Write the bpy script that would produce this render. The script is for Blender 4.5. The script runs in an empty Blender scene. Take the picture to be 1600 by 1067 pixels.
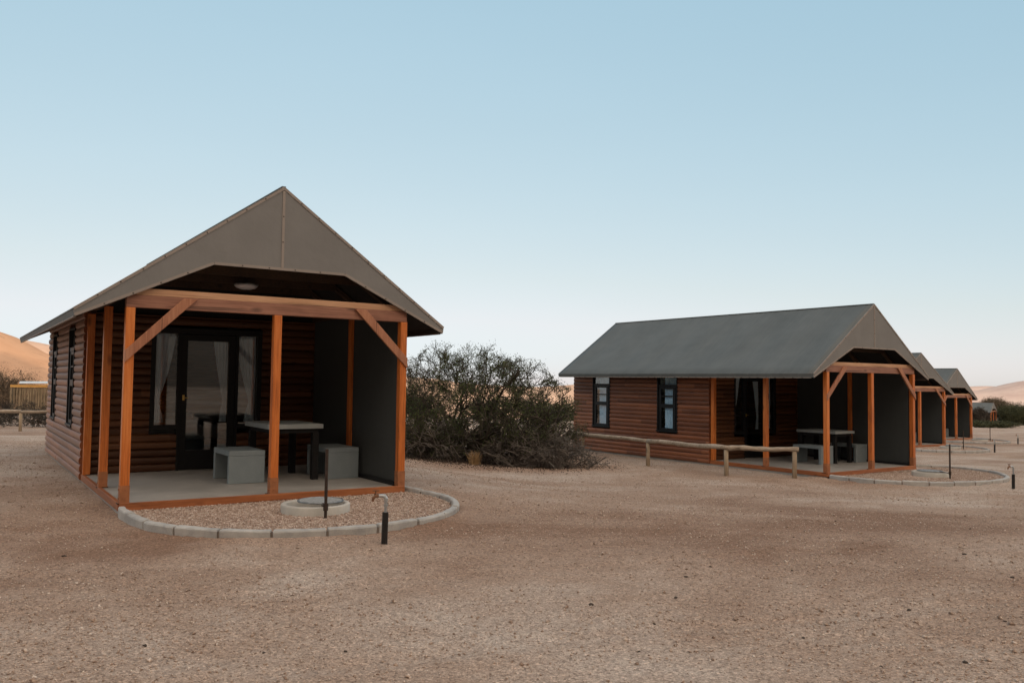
import bpy, math, random
import numpy as np
from mathutils import Vector, Matrix
R = math.radians
sc = bpy.context.scene
col = sc.collection

# ------------------------------------------------------------------ camera
cam_d = bpy.data.cameras.new('camera'); cam = bpy.data.objects.new('camera', cam_d); col.objects.link(cam)
cam_d.sensor_width = 36; cam_d.lens = 1311.5/1600*36; cam_d.clip_start = .1; cam_d.clip_end = 20000
cam.matrix_world = Matrix.Translation((0, 0, 1.522)) @ Matrix.Rotation(R(90+2.77), 4, 'X') @ Matrix.Rotation(R(.73), 4, 'Z')
sc.camera = cam
# ------------------------------------------------------------------ light
SUN_EL, SUN_AZ = 12.0, 162.0          # azimuth clockwise from +Y (the view direction)
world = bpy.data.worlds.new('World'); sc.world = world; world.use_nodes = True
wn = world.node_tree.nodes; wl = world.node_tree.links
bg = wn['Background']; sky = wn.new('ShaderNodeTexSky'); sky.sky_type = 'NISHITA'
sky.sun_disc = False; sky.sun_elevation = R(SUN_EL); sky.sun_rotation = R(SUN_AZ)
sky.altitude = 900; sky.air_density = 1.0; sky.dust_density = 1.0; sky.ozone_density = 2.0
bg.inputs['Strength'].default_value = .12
sun_d = bpy.data.lights.new('sun', 'SUN'); sun = bpy.data.objects.new('sun', sun_d); col.objects.link(sun)
sun_d.energy = 3.6; sun_d.angle = R(.5); sun_d.color = (1, .72, .46)
sd = Vector((math.sin(R(SUN_AZ))*math.cos(R(SUN_EL)), math.cos(R(SUN_AZ))*math.cos(R(SUN_EL)), math.sin(R(SUN_EL))))
sun.rotation_euler = sd.to_track_quat('Z', 'Y').to_euler(); sun.location = (0, -20, 30)
# hazy desert dusk: the clear-air sky softened channel by channel, plus the warm afterglow round the sun's side
def wmath(op, a, b):
    m = wn.new('ShaderNodeMath'); m.operation = op
    for sck, v in ((m.inputs[0], a), (m.inputs[1], b)):
        if isinstance(v, (int, float)): sck.default_value = v
        else: wl.new(v, sck)
    return m.outputs[0]
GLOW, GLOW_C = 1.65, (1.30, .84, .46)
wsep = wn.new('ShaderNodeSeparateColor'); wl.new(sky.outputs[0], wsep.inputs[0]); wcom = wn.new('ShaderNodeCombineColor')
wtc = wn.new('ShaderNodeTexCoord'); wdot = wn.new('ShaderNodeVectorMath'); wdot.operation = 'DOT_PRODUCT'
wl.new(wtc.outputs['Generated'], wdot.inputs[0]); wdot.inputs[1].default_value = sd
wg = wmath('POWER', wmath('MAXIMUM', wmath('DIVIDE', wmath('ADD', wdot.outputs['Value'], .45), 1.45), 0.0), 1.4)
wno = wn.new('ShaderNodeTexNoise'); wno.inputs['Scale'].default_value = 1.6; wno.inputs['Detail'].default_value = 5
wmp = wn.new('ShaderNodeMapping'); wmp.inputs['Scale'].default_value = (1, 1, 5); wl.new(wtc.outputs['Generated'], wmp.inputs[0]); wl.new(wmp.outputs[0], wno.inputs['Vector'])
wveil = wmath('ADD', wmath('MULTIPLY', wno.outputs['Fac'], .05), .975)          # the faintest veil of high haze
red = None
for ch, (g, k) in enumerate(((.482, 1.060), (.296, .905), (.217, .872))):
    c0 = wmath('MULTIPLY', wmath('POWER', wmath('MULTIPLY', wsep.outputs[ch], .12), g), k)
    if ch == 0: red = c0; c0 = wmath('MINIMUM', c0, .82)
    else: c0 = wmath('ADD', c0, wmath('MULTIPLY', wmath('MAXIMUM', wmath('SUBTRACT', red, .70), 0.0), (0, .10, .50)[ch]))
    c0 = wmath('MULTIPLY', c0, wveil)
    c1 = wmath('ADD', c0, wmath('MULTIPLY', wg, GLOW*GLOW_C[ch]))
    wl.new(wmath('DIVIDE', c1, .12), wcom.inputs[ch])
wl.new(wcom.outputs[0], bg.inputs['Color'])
sc.view_settings.view_transform = 'Standard'; sc.view_settings.look = 'None'
sc.view_settings.exposure = 0.0; sc.view_settings.gamma = 1.0
sc.cycles.max_bounces = 8; sc.cycles.transparent_max_bounces = 16

rng = np.random.default_rng(7); random.seed(7)
# ------------------------------------------------------------------ materials
def mat(name):
    m = bpy.data.materials.new(name); m.use_nodes = True
    return m, m.node_tree.nodes, m.node_tree.links, m.node_tree.nodes['Principled BSDF']
def N(ns, t, **kw):
    n = ns.new(t)
    for k, v in kw.items(): setattr(n, k, v)
    return n
def ramp(ns, ls, fac, stops):
    r = ns.new('ShaderNodeValToRGB'); e = r.color_ramp.elements
    e[0].position, e[0].color = stops[0][0], (*stops[0][1], 1)
    e[1].position, e[1].color = stops[-1][0], (*stops[-1][1], 1)
    for p, c in stops[1:-1]:
        x = e.new(p); x.color = (*c, 1)
    ls.new(fac, r.inputs[0]); return r.outputs[0]
def coords(ns, ls, scale=(1, 1, 1)):
    tc = ns.new('ShaderNodeTexCoord'); mp = ns.new('ShaderNodeMapping'); mp.inputs['Scale'].default_value = scale
    ls.new(tc.outputs['Object'], mp.inputs['Vector']); return mp.outputs[0]
def noise(ns, ls, vec, scale, detail=4, rough=.55, dist=0):
    n = ns.new('ShaderNodeTexNoise'); n.inputs['Scale'].default_value = scale; n.inputs['Detail'].default_value = detail
    n.inputs['Roughness'].default_value = rough; n.inputs['Distortion'].default_value = dist
    ls.new(vec, n.inputs['Vector']); return n.outputs['Fac']
def mixc(ns, ls, fac, a, b, mode='MIX'):
    m = ns.new('ShaderNodeMix'); m.data_type = 'RGBA'; m.blend_type = mode
    for s, v in ((m.inputs[0], fac), (m.inputs[6], a), (m.inputs[7], b)):
        if isinstance(v, (int, float)): s.default_value = v
        elif isinstance(v, tuple): s.default_value = (*v, 1)
        else: ls.new(v, s)
    return m.outputs[2]
def math_(ns, ls, op, a, b=0.0):
    m = ns.new('ShaderNodeMath'); m.operation = op
    for s, v in ((m.inputs[0], a), (m.inputs[1], b)):
        if isinstance(v, (int, float)): s.default_value = v
        else: ls.new(v, s)
    return m.outputs[0]
def bump(ns, ls, bs, h, strength=.3, dist=.01):
    b = ns.new('ShaderNodeBump'); b.inputs['Strength'].default_value = strength; b.inputs['Distance'].default_value = dist
    ls.new(h, b.inputs['Height']); ls.new(b.outputs[0], bs.inputs['Normal'])

def wood(name, dark, mid, light, axis, rough=.5, knots=True):
    m, ns, ls, bs = mat(name)
    s = [1, 1, 1]; s['xyz'.index(axis)] = .05
    v = coords(ns, ls, tuple(s))
    g = noise(ns, ls, v, 42, 6, .6, .6)
    v2 = coords(ns, ls, tuple(.35 if k == .05 else 1 for k in s))
    b = noise(ns, ls, v2, 3.2, 4, .6)
    f = math_(ns, ls, 'ADD', math_(ns, ls, 'MULTIPLY', g, .55), math_(ns, ls, 'MULTIPLY', b, .45))
    c = ramp(ns, ls, f, [(.36, dark), (.5, mid), (.63, light)])
    if knots:
        vo = ns.new('ShaderNodeTexVoronoi'); vo.inputs['Scale'].default_value = 3.1
        ls.new(coords(ns, ls, tuple(.6 if k == .05 else 1.6 for k in s)), vo.inputs['Vector'])
        k = ramp(ns, ls, vo.outputs['Distance'], [(.06, (1, 1, 1)), (.19, (0, 0, 0))])
        c = mixc(ns, ls, math_(ns, ls, 'MULTIPLY', k, .8), c, tuple(x*.35 for x in dark))
    ck = noise(ns, ls, coords(ns, ls, tuple(.02 if k == .05 else 1 for k in s)), 26, 2, .5)      # drying checks along the grain
    c = mixc(ns, ls, ramp(ns, ls, ck, [(.30, (.75, .75, .75)), (.345, (0, 0, 0))]), c, tuple(x*.3 for x in dark))
    ls.new(c, bs.inputs['Base Color']); bs.inputs['Roughness'].default_value = rough
    bump(ns, ls, bs, g, .25, .004)
    return m
post_m = wood('stained_post_wood', (.33, .084, .012), (.52, .142, .022), (.62, .21, .05), 'z', .48)
bracket_m = None
sill_m = wood('stained_edge_wood_across', (.20, .062, .018), (.30, .10, .034), (.40, .15, .055), 'x', .5)
sill_y = wood('stained_edge_wood_along', (.20, .062, .018), (.30, .10, .034), (.40, .15, .055), 'y', .5)
beam_m = wood('rough_beam_wood', (.17, .075, .048), (.27, .125, .082), (.36, .185, .125), 'x', .6)
cap_m = wood('planed_cap_wood', (.42, .23, .125), (.50, .29, .17), (.56, .34, .21), 'x', .6, False)
brace_m = wood('brace_wood', (.22, .085, .045), (.34, .145, .08), (.44, .21, .12), 'z', .6)
rafter_m = wood('dark_rafter_wood', (.03, .018, .010), (.05, .028, .015), (.07, .04, .02), 'y', .7)
rail_m = wood('weathered_pole_wood', (.16, .125, .095), (.32, .27, .215), (.45, .39, .32), 'x', .8)
railpost_m = wood('weathered_post_wood', (.18, .13, .09), (.30, .24, .17), (.42, .34, .25), 'z', .8)
shed_m = wood('weathered_palisade_wood', (.13, .10, .065), (.24, .19, .125), (.33, .27, .18), 'z', .85)
shedbeam_m = wood('ochre_shed_beam_wood', (.45, .24, .06), (.55, .31, .09), (.62, .38, .12), 'x', .7)

def log_material(name, cols, axis):
    m, ns, ls, bs = mat(name)
    tc = ns.new('ShaderNodeTexCoord'); sp = ns.new('ShaderNodeSeparateXYZ'); ls.new(tc.outputs['Object'], sp.inputs[0])
    zi = math_(ns, ls, 'FLOOR', math_(ns, ls, 'DIVIDE', math_(ns, ls, 'ADD', sp.outputs['Z'], .3), .11))
    seg = math_(ns, ls, 'FLOOR', math_(ns, ls, 'DIVIDE', math_(ns, ls, 'ADD', sp.outputs['Y' if axis == 'y' else 'X'],
                math_(ns, ls, 'MULTIPLY', zi, 1.37)), 2.6))
    cb = ns.new('ShaderNodeCombineXYZ'); ls.new(zi, cb.inputs[0]); ls.new(seg, cb.inputs[1])
    wnz = ns.new('ShaderNodeTexWhiteNoise'); wnz.noise_dimensions = '3D'; ls.new(cb.outputs[0], wnz.inputs['Vector'])
    s = (1, .05, 1) if axis == 'y' else (.05, 1, 1)
    g = noise(ns, ls, coords(ns, ls, s), 36, 5, .6, .5)
    b = noise(ns, ls, coords(ns, ls, (1, .5, 1) if axis == 'y' else (.5, 1, 1)), 2.4, 4, .6)
    f = math_(ns, ls, 'ADD', math_(ns, ls, 'MULTIPLY', g, .4),
              math_(ns, ls, 'ADD', math_(ns, ls, 'MULTIPLY', b, .25), math_(ns, ls, 'MULTIPLY', wnz.outputs['Value'], .35)))
    c = ramp(ns, ls, f, [(.25, cols[0]), (.5, cols[1]), (.75, cols[2])])
    vo = ns.new('ShaderNodeTexVoronoi'); vo.inputs['Scale'].default_value = 2.6
    ls.new(coords(ns, ls, (1.5, .8, 2.5) if axis == 'y' else (.8, 1.5, 2.5)), vo.inputs['Vector'])
    k = ramp(ns, ls, vo.outputs['Distance'], [(.05, (1, 1, 1)), (.14, (0, 0, 0))])
    c = mixc(ns, ls, math_(ns, ls, 'MULTIPLY', k, .7), c, tuple(x*.4 for x in cols[0]))
    ls.new(c, bs.inputs['Base Color']); bs.inputs['Roughness'].default_value = .5; bs.inputs['Specular IOR Level'].default_value = .4
    if axis == 'y':                           # a film of desert dust on the weather side
        bs.inputs['Sheen Weight'].default_value = .22; bs.inputs['Sheen Roughness'].default_value = .45; bs.inputs['Sheen Tint'].default_value = (1, .84, .74, 1)
    bump(ns, ls, bs, g, .3, .004); return m
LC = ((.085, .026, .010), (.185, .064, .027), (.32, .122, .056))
log_y = log_material('stained_log_wood_along', LC, 'y'); log_x = log_material('shade_darkened_log_wood', ((.050, .017, .006), (.095, .037, .015), (.17, .070, .028)), 'x')  # darker log copy for front and back walls: porch shade put into its colour

def canvas(name, c0, c1, rough=.75, scale=(1, 1, 1), weave=True):
    m, ns, ls, bs = mat(name)
    v = coords(ns, ls, scale)
    f = noise(ns, ls, v, 1.3, 5, .6)
    streak = noise(ns, ls, coords(ns, ls, (1.2, 12, .6)), 2.0, 3, .6)
    f = math_(ns, ls, 'ADD', math_(ns, ls, 'MULTIPLY', f, .6), math_(ns, ls, 'MULTIPLY', streak, .4))
    c = ramp(ns, ls, f, [(.32, c0), (.68, c1)])
    ls.new(c, bs.inputs['Base Color']); bs.inputs['Roughness'].default_value = rough
    w = math_(ns, ls, 'ADD', noise(ns, ls, coords(ns, ls, (1, .35, 1)), 2.6, 3, .5), math_(ns, ls, 'MULTIPLY', noise(ns, ls, coords(ns, ls), 26, 3, .6), .12))
    bump(ns, ls, bs, w, .35, .03)
    return m
roof_m = canvas('roof_canvas', (.082, .094, .096), (.122, .135, .137), .7)
gable_m = canvas('gable_canvas', (.166, .170, .173), (.205, .209, .211), .8)
trim_m = canvas('canvas_trim', (.24, .215, .20), (.29, .26, .24), .7)
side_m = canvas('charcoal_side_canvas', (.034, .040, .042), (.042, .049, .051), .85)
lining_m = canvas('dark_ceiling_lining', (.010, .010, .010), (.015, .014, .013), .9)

def plain(name, c, rough=.5, metal=0.0, var=.15, sc_=8, spec=.5, bumps=.15):
    m, ns, ls, bs = mat(name)
    f = noise(ns, ls, coords(ns, ls), sc_, 5, .6)
    cc = ramp(ns, ls, f, [(.3, tuple(x*(1-var) for x in c)), (.7, tuple(min(1, x*(1+var)) for x in c))])
    ls.new(cc, bs.inputs['Base Color']); bs.inputs['Roughness'].default_value = rough; bs.inputs['Metallic'].default_value = metal
    bs.inputs['Specular IOR Level'].default_value = spec
    if bumps: bump(ns, ls, bs, f, bumps, .01)
    return m
black_m = plain('black_painted_joinery', (.007, .008, .010), .5, 0, .2, 8, .3)
bracket_m = plain('brown_painted_steel', (.30, .115, .045), .6, 0, .2, 12)
iron_m = plain('black_iron', (.009, .009, .010), .6, 0, .3, 30, .25)
rust_m = plain('rusty_rod_iron', (.045, .030, .024), .6, .4, .4, 30)
galv_m = plain('galvanised_steel', (.42, .45, .47), .4, .7, .2, 20)
spout_m = plain('rusty_brass', (.20, .10, .055), .5, .5, .35, 30)
brass_m = plain('brass', (.55, .38, .12), .35, .9, .1)
lamp_m = plain('frosted_lamp_glass', (.62, .62, .66), .3, 0, .03)
eyelet_m = plain('dark_eyelet_metal', (.09, .085, .08), .5, .3, .1)
pvc_m = plain('black_plastic_pipe', (.012, .012, .013), .35, 0, .2)
curtain_m = plain('sheer_curtain_cloth', (.66, .72, .78), .9, 0, .06, 5, .2)
sky_tint_curtain = plain('sky_tinted_curtain_cloth', (.52, .74, .95), .9, 0, .04, 5, .2)  # blue and brightness of reflected sky put into the side-window curtain colour
bed_m = plain('white_bed_linen', (.62, .62, .62), .9, 0, .08, 4, .2)
roofsheet_m = plain('white_shed_sheet', (.62, .64, .66), .4, 0, .08, 6)
def concrete(name, c0, c1, rough, sc_=2.2, polished=False):
    m, ns, ls, bs = mat(name)
    v = coords(ns, ls)
    a = noise(ns, ls, v, sc_, 6, .65, .4); b = noise(ns, ls, v, 60, 4, .7)
    f = math_(ns, ls, 'ADD', math_(ns, ls, 'MULTIPLY', a, .75), math_(ns, ls, 'MULTIPLY', b, .25))
    c = ramp(ns, ls, f, [(.33, c0), (.67, c1)])
    ls.new(c, bs.inputs['Base Color']); bs.inputs['Roughness'].default_value = rough
    bump(ns, ls, bs, b, .2, .004); return m
deck_m = concrete('screed_floor_concrete', (.235, .235, .23), (.41, .40, .38), .5, 1.6)
table_m = concrete('table_concrete', (.25, .285, .295), (.33, .37, .38), .55, 2.5)
bench_m = concrete('bench_concrete', (.172, .215, .240), (.238, .288, .315), .6, 2.5)
ring_m = concrete('pale_concrete', (.36, .355, .33), (.50, .49, .46), .8, 4)
kerb_m = concrete('kerb_concrete', (.27, .275, .275), (.46, .455, .44), .85, 5)
joint_m = plain('sandy_kerb_joint', (.17, .145, .125), .9)
grate_m = plain('dull_grate_steel', (.20, .225, .25), .5, .6, .3, 30)
def glass():
    m, ns, ls, bs = mat('window_glass'); ns.remove(bs)
    t = ns.new('ShaderNodeBsdfTransparent'); t.inputs[0].default_value = (.92, .95, .96, 1)
    g = ns.new('ShaderNodeBsdfGlossy'); g.inputs['Roughness'].default_value = .02; g.inputs[0].default_value = (1, 1, 1, 1)
    lw = ns.new('ShaderNodeLayerWeight'); lw.inputs['Blend'].default_value = .5
    fr = math_(ns, ls, 'ADD', math_(ns, ls, 'MULTIPLY', math_(ns, ls, 'POWER', lw.outputs['Facing'], 4.0), .88), .085)
    mx = ns.new('ShaderNodeMixShader'); ls.new(fr, mx.inputs[0]); ls.new(t.outputs[0], mx.inputs[1]); ls.new(g.outputs[0], mx.inputs[2])
    ls.new(mx.outputs[0], ns['Material Output'].inputs[0]); return m
glass_m = glass()

def ground_material():
    m, ns, ls, bs = mat('gravelly_sand')
    v = coords(ns, ls)
    big = noise(ns, ls, coords(ns, ls, (.21, .27, .2)), 1.0, 6, .62, .5)
    mid = noise(ns, ls, coords(ns, ls, (1.0, 1.25, 1)), 1.0, 6, .68, .2)
    f = math_(ns, ls, 'ADD', math_(ns, ls, 'MULTIPLY', big, .72), math_(ns, ls, 'MULTIPLY', mid, .28))
    # a trodden reddish track bends across the yard between two paler gravel spreads
    tc = ns.new('ShaderNodeTexCoord'); sx = ns.new('ShaderNodeSeparateXYZ'); ls.new(tc.outputs['Object'], sx.inputs[0])
    yc = math_(ns, ls, 'ADD', math_(ns, ls, 'MULTIPLY', math_(ns, ls, 'MAXIMUM', sx.outputs['X'], 0.0), .20), 9.0)
    wob = math_(ns, ls, 'MULTIPLY', math_(ns, ls, 'SUBTRACT', noise(ns, ls, coords(ns, ls, (.5, .5, .5)), 1.0, 3, .5), .5), 4.0)
    dd = math_(ns, ls, 'DIVIDE', math_(ns, ls, 'ADD', math_(ns, ls, 'SUBTRACT', sx.outputs['Y'], yc), wob), 2.1)
    band = math_(ns, ls, 'POWER', 2.718, math_(ns, ls, 'MULTIPLY', math_(ns, ls, 'MULTIPLY', dd, dd), -1.0))
    f = math_(ns, ls, 'SUBTRACT', f, math_(ns, ls, 'MULTIPLY', band, .125))
    c = ramp(ns, ls, f, [(.33, (.245, .160, .116)), (.47, (.365, .275, .219)), (.60, (.472, .402, .350))])
    vo = ns.new('ShaderNodeTexVoronoi'); vo.inputs['Scale'].default_value = 75; ls.new(v, vo.inputs['Vector'])
    sp = ns.new('ShaderNodeSeparateColor'); ls.new(vo.outputs['Color'], sp.inputs[0])
    grain = ramp(ns, ls, sp.outputs[0], [(.0, (.60, .57, .55)), (.22, (.95, .94, .93)), (.8, (1.12, 1.1, 1.08)), (1, (1.5, 1.45, 1.40))])
    c = mixc(ns, ls, 1.0, c, grain, 'MULTIPLY')
    vf = ns.new('ShaderNodeTexVoronoi'); vf.inputs['Scale'].default_value = 150; ls.new(v, vf.inputs['Vector'])
    sf = ns.new('ShaderNodeSeparateColor'); ls.new(vf.outputs['Color'], sf.inputs[0])
    c = mixc(ns, ls, 1.0, c, ramp(ns, ls, sf.outputs[0], [(0, (.66, .64, .63)), (.35, (.97, .97, .97)), (.85, (1.1, 1.09, 1.08)), (1, (1.35, 1.33, 1.3))]), 'MULTIPLY')
    sn = noise(ns, ls, v, 22, 5, .8)
    c = mixc(ns, ls, 1.0, c, ramp(ns, ls, sn, [(.3, (.72, .70, .69)), (.5, (1, 1, 1)), (.7, (1.18, 1.17, 1.16))]), 'MULTIPLY')
    ls.new(c, bs.inputs['Base Color']); bs.inputs['Roughness'].default_value = .95; bs.inputs['Specular IOR Level'].default_value = .15
    h = math_(ns, ls, 'ADD', math_(ns, ls, 'MULTIPLY', sp.outputs[1], .5), sn)
    bump(ns, ls, bs, h, .8, .02); return m
ground_m = ground_material()
def pebble_material(name, stops):
    m, ns, ls, bs = mat(name)
    wz = ns.new('ShaderNodeTexVoronoi'); wz.inputs['Scale'].default_value = 40
    ls.new(coords(ns, ls), wz.inputs['Vector'])
    sp = ns.new('ShaderNodeSeparateColor'); ls.new(wz.outputs['Color'], sp.inputs[0])
    c = ramp(ns, ls, sp.outputs[0], stops)
    ls.new(c, bs.inputs['Base Color']); bs.inputs['Roughness'].default_value = .9; bs.inputs['Specular IOR Level'].default_value = .2; return m
peb_m = pebble_material('loose_grit', [(0, (.20, .135, .10)), (.3, (.36, .265, .205)), (.8, (.47, .375, .31)), (1, (.66, .57, .50))])
bedgrav_m = pebble_material('pink_gravel', [(0, (.25, .175, .14)), (.4, (.39, .295, .24)), (.8, (.49, .395, .335)), (1, (.62, .54, .48))])
clod_m = plain('dark_clod', (.05, .036, .028), .95, 0, .3, 40)
def leafm(name, a, b):
    m, ns, ls, bs = mat(name)
    f = noise(ns, ls, coords(ns, ls), 2.2, 4, .7)
    ls.new(ramp(ns, ls, f, [(.35, a), (.65, b)]), bs.inputs['Base Color']); bs.inputs['Roughness'].default_value = .7
    bs.inputs['Specular IOR Level'].default_value = .25; return m
leaf_m = leafm('olive_leaf', (.034, .052, .018), (.086, .108, .036))
leaf_far = leafm('dark_green_leaf', (.040, .050, .026), (.085, .090, .045))
leaf_pale = leafm('dusty_brown_leaf', (.10, .075, .05), (.17, .13, .09))
twig_m = plain('grey_brown_twig', (.070, .060, .050), .85, 0, .35, 3, .2)
dead_m = plain('dead_grey_brush', (.135, .122, .110), .9, 0, .4, 3, .2)
bark_m = plain('dark_bark', (.055, .042, .032), .9, 0, .35, 8, .2)
straw_m = plain('dry_straw', (.34, .23, .12), .9, 0, .25, 8, .2)
def hillm(name, a, b):
    m, ns, ls, bs = mat(name)
    f = noise(ns, ls, coords(ns, ls), .012, 7, .62)
    g = noise(ns, ls, coords(ns, ls), .11, 5, .75)
    c = ramp(ns, ls, f, [(.38, a), (.62, b)])
    c = mixc(ns, ls, 1.0, c, ramp(ns, ls, g, [(.30, (.72, .74, .76)), (.42, (1, 1, 1)), (.7, (1.06, 1.05, 1.04))]), 'MULTIPLY')
    ls.new(c, bs.inputs['Base Color']); bs.inputs['Roughness'].default_value = 1; bs.inputs['Specular IOR Level'].default_value = 0; return m
dune_m = hillm('orange_dune_sand', (.44, .265, .170), (.54, .345, .230))
rock_m = hillm('brown_rock', (.15, .11, .085), (.24, .18, .14))
pale_hill_m = hillm('pale_sand_hill', (.46, .325, .25), (.55, .41, .33))
far_hill_m = hillm('far_pink_hill', (.46, .36, .33), (.54, .44, .40))

# ------------------------------------------------------------------ mesh helpers
class MB:
    def __init__(s): s.v = []; s.f = []
    def add(s, vs, fs):
        o = len(s.v); s.v += [tuple(map(float, p)) for p in vs]; s.f += [tuple(i+o for i in f) for f in fs]; return s
    def box(s, x0, x1, y0, y1, z0, z1):
        return s.add([(x0,y0,z0),(x1,y0,z0),(x1,y1,z0),(x0,y1,z0),(x0,y0,z1),(x1,y0,z1),(x1,y1,z1),(x0,y1,z1)],
              [(0,3,2,1),(4,5,6,7),(0,1,5,4),(1,2,6,5),(2,3,7,6),(3,0,4,7)])
    def prism(s, poly, d):           # poly: list of 3d points (planar), extruded by d
        n = len(poly); d = Vector(d); a = [Vector(p) for p in poly]
        return s.add(a+[p+d for p in a], [tuple(range(n))[::-1], tuple(range(n, 2*n))]+[(i, (i+1) % n, n+(i+1) % n, n+i) for i in range(n)])
    def bar(s, p, q, w, h, up=(0, 0, 1)):   # rectangular bar from p to q
        p, q = Vector(p), Vector(q); d = (q-p).normalized(); x = d.cross(Vector(up)).normalized(); y = x.cross(d)
        x *= w/2; y *= h/2
        vs = [p-x-y, p+x-y, p+x+y, p-x+y, q-x-y, q+x-y, q+x+y, q-x+y]
        return s.add(vs, [(0,3,2,1),(4,5,6,7),(0,1,5,4),(1,2,6,5),(2,3,7,6),(3,0,4,7)])
    def tube(s, pts, rads, n=10, cap=True):
        pts = [Vector(p) for p in pts]
        if isinstance(rads, (int, float)): rads = [rads]*len(pts)
        vs = []; fs = []; ref = None
        for i, p in enumerate(pts):
            t = (pts[min(i+1, len(pts)-1)]-pts[max(i-1, 0)]).normalized()
            if ref is None: ref = t.orthogonal().normalized()
            ref = (ref-t*ref.dot(t)).normalized(); b = t.cross(ref)
            for k in range(n):
                a = 2*math.pi*k/n; vs.append(p+(ref*math.cos(a)+b*math.sin(a))*rads[i])
        for i in range(len(pts)-1):
            for k in range(n):
                fs.append((i*n+k, i*n+(k+1) % n, (i+1)*n+(k+1) % n, (i+1)*n+k))
        if cap:
            fs.append(tuple(range(n))[::-1]); fs.append(tuple((len(pts)-1)*n+k for k in range(n)))
        return s.add(vs, fs)
    def lathe(s, prof, c=(0, 0, 0), n=40, closed=False):     # prof: (r,z) list
        vs = []; m = len(prof)
        for k in range(n):
            a = 2*math.pi*k/n
            for r, z in prof: vs.append((c[0]+r*math.cos(a), c[1]+r*math.sin(a), c[2]+z))
        fs = []
        for k in range(n):
            k2 = (k+1) % n
            for j in range(m if closed else m-1):
                j2 = (j+1) % m; fs.append((k*m+j, k2*m+j, k2*m+j2, k*m+j2))
        return s.add(vs, fs)
    def map(s, fn): s.v = [tuple(fn(p)) for p in s.v]; return s
    def build(s, name, m, parent=None, smooth=False, bevel=0):
        me = bpy.data.meshes.new(name); me.from_pydata(s.v, [], s.f); me.update()
        if smooth: me.polygons.foreach_set('use_smooth', [True]*len(me.polygons))
        import bmesh
        b = bmesh.new(); b.from_mesh(me); bmesh.ops.recalc_face_normals(b, faces=b.faces); b.to_mesh(me); b.free()
        me.materials.append(m); o = bpy.data.objects.new(name, me); col.objects.link(o)
        if parent: o.parent = parent
        if bevel:
            bv = o.modifiers.new('bevel', 'BEVEL'); bv.width = bevel; bv.segments = 2; bv.limit_method = 'ANGLE'; bv.angle_limit = R(40)
        return o
def raw_mesh(name, v, f, m, parent=None, smooth=False):
    v = np.asarray(v, np.float32); f = np.asarray(f, np.int32); k = f.shape[1]
    me = bpy.data.meshes.new(name); me.vertices.add(len(v)); me.vertices.foreach_set('co', v.ravel())
    me.loops.add(f.size); me.loops.foreach_set('vertex_index', f.ravel())
    me.polygons.add(len(f)); me.polygons.foreach_set('loop_start', np.arange(0, f.size, k, dtype=np.int32))
    me.polygons.foreach_set('loop_total', np.full(len(f), k, np.int32))
    me.update(calc_edges=True); me.validate()
    if smooth: me.polygons.foreach_set('use_smooth', np.ones(len(f), bool))
    me.materials.append(m); o = bpy.data.objects.new(name, me); col.objects.link(o)
    if parent: o.parent = parent
    return o
def tag(o, label=None, cat=None, group=None, kind=None):
    if label: o['label'] = label
    if cat: o['category'] = cat
    if group: o['group'] = group
    if kind: o['kind'] = kind
    return o
def thing(name, label, cat, loc=(0, 0, 0), rz=0, group=None):
    o = bpy.data.objects.new(name, None); col.objects.link(o); o.location = loc; o.rotation_euler = (0, 0, rz)
    return tag(o, label, cat, group)
def dup(root, loc=None, rz=None, label=None, parent=None):
    c = root.copy(); col.objects.link(c)
    if parent: c.parent = parent
    if loc is not None: c.location = loc
    if rz is not None: c.rotation_euler = (0, 0, rz)
    if label: c['label'] = label
    for ch in list(root.children): dup(ch, parent=c)
    return c

# ------------------------------------------------------------------ terrain
CAB = [(-2.848, 10.262, .003, 33.53), (8.238, 19.137, -.469, 34.65), (16.686, 34.261, -.951, 31.8), (23.951, 45.202, -1.315, 36.67)]
W2, D, L, DK = 1.733, 3.326, 8.64, .12          # half width, porch depth, length, deck height
KY = [-5000, 9, 18, 33, 45, 80, 150, 300, 600, 1000, 6000]; KZ = [0, 0, -.44, -.95, -1.3, -2.4, -5.0, -12, -25, -42, -42]
KZ2 = [0, 0, -.05, -.35, -.65, -2.0, -4.8, -12, -25, -42, -42]
def sstep(x): x = np.clip(x, 0, 1); return x*x*(3-2*x)
def gz(x, y):
    x = np.asarray(x, float); y = np.asarray(y, float)
    s = sstep((x+7)/8); z = (1-s)*np.interp(y, KY, KZ2)+s*np.interp(y, KY, KZ)
    for cx, cy, cz, t in CAB:
        t = R(t); dx, dy = x-cx, y-cy
        u = dx*math.cos(t)+dy*math.sin(t); v = -dx*math.sin(t)+dy*math.cos(t)
        du = np.maximum(np.abs(u)-2.6, 0); dv = np.maximum(np.maximum(-3.4-v, v-9.2), 0)
        w = 1-sstep(np.hypot(du, dv)/3.2); z = z*(1-w)+cz*w
    return z
def vnoise(x, y, seed=0):                        # cheap smooth value noise
    x = np.asarray(x, float); y = np.asarray(y, float); xi = np.floor(x); yi = np.floor(y); fx = sstep(x-xi); fy = sstep(y-yi)
    def h(a, b):
        n = np.sin(a*127.1+b*311.7+seed*74.7)*43758.5453; return n-np.floor(n)
    return (h(xi, yi)*(1-fx)+h(xi+1, yi)*fx)*(1-fy)+(h(xi, yi+1)*(1-fx)+h(xi+1, yi+1)*fx)*fy
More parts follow.
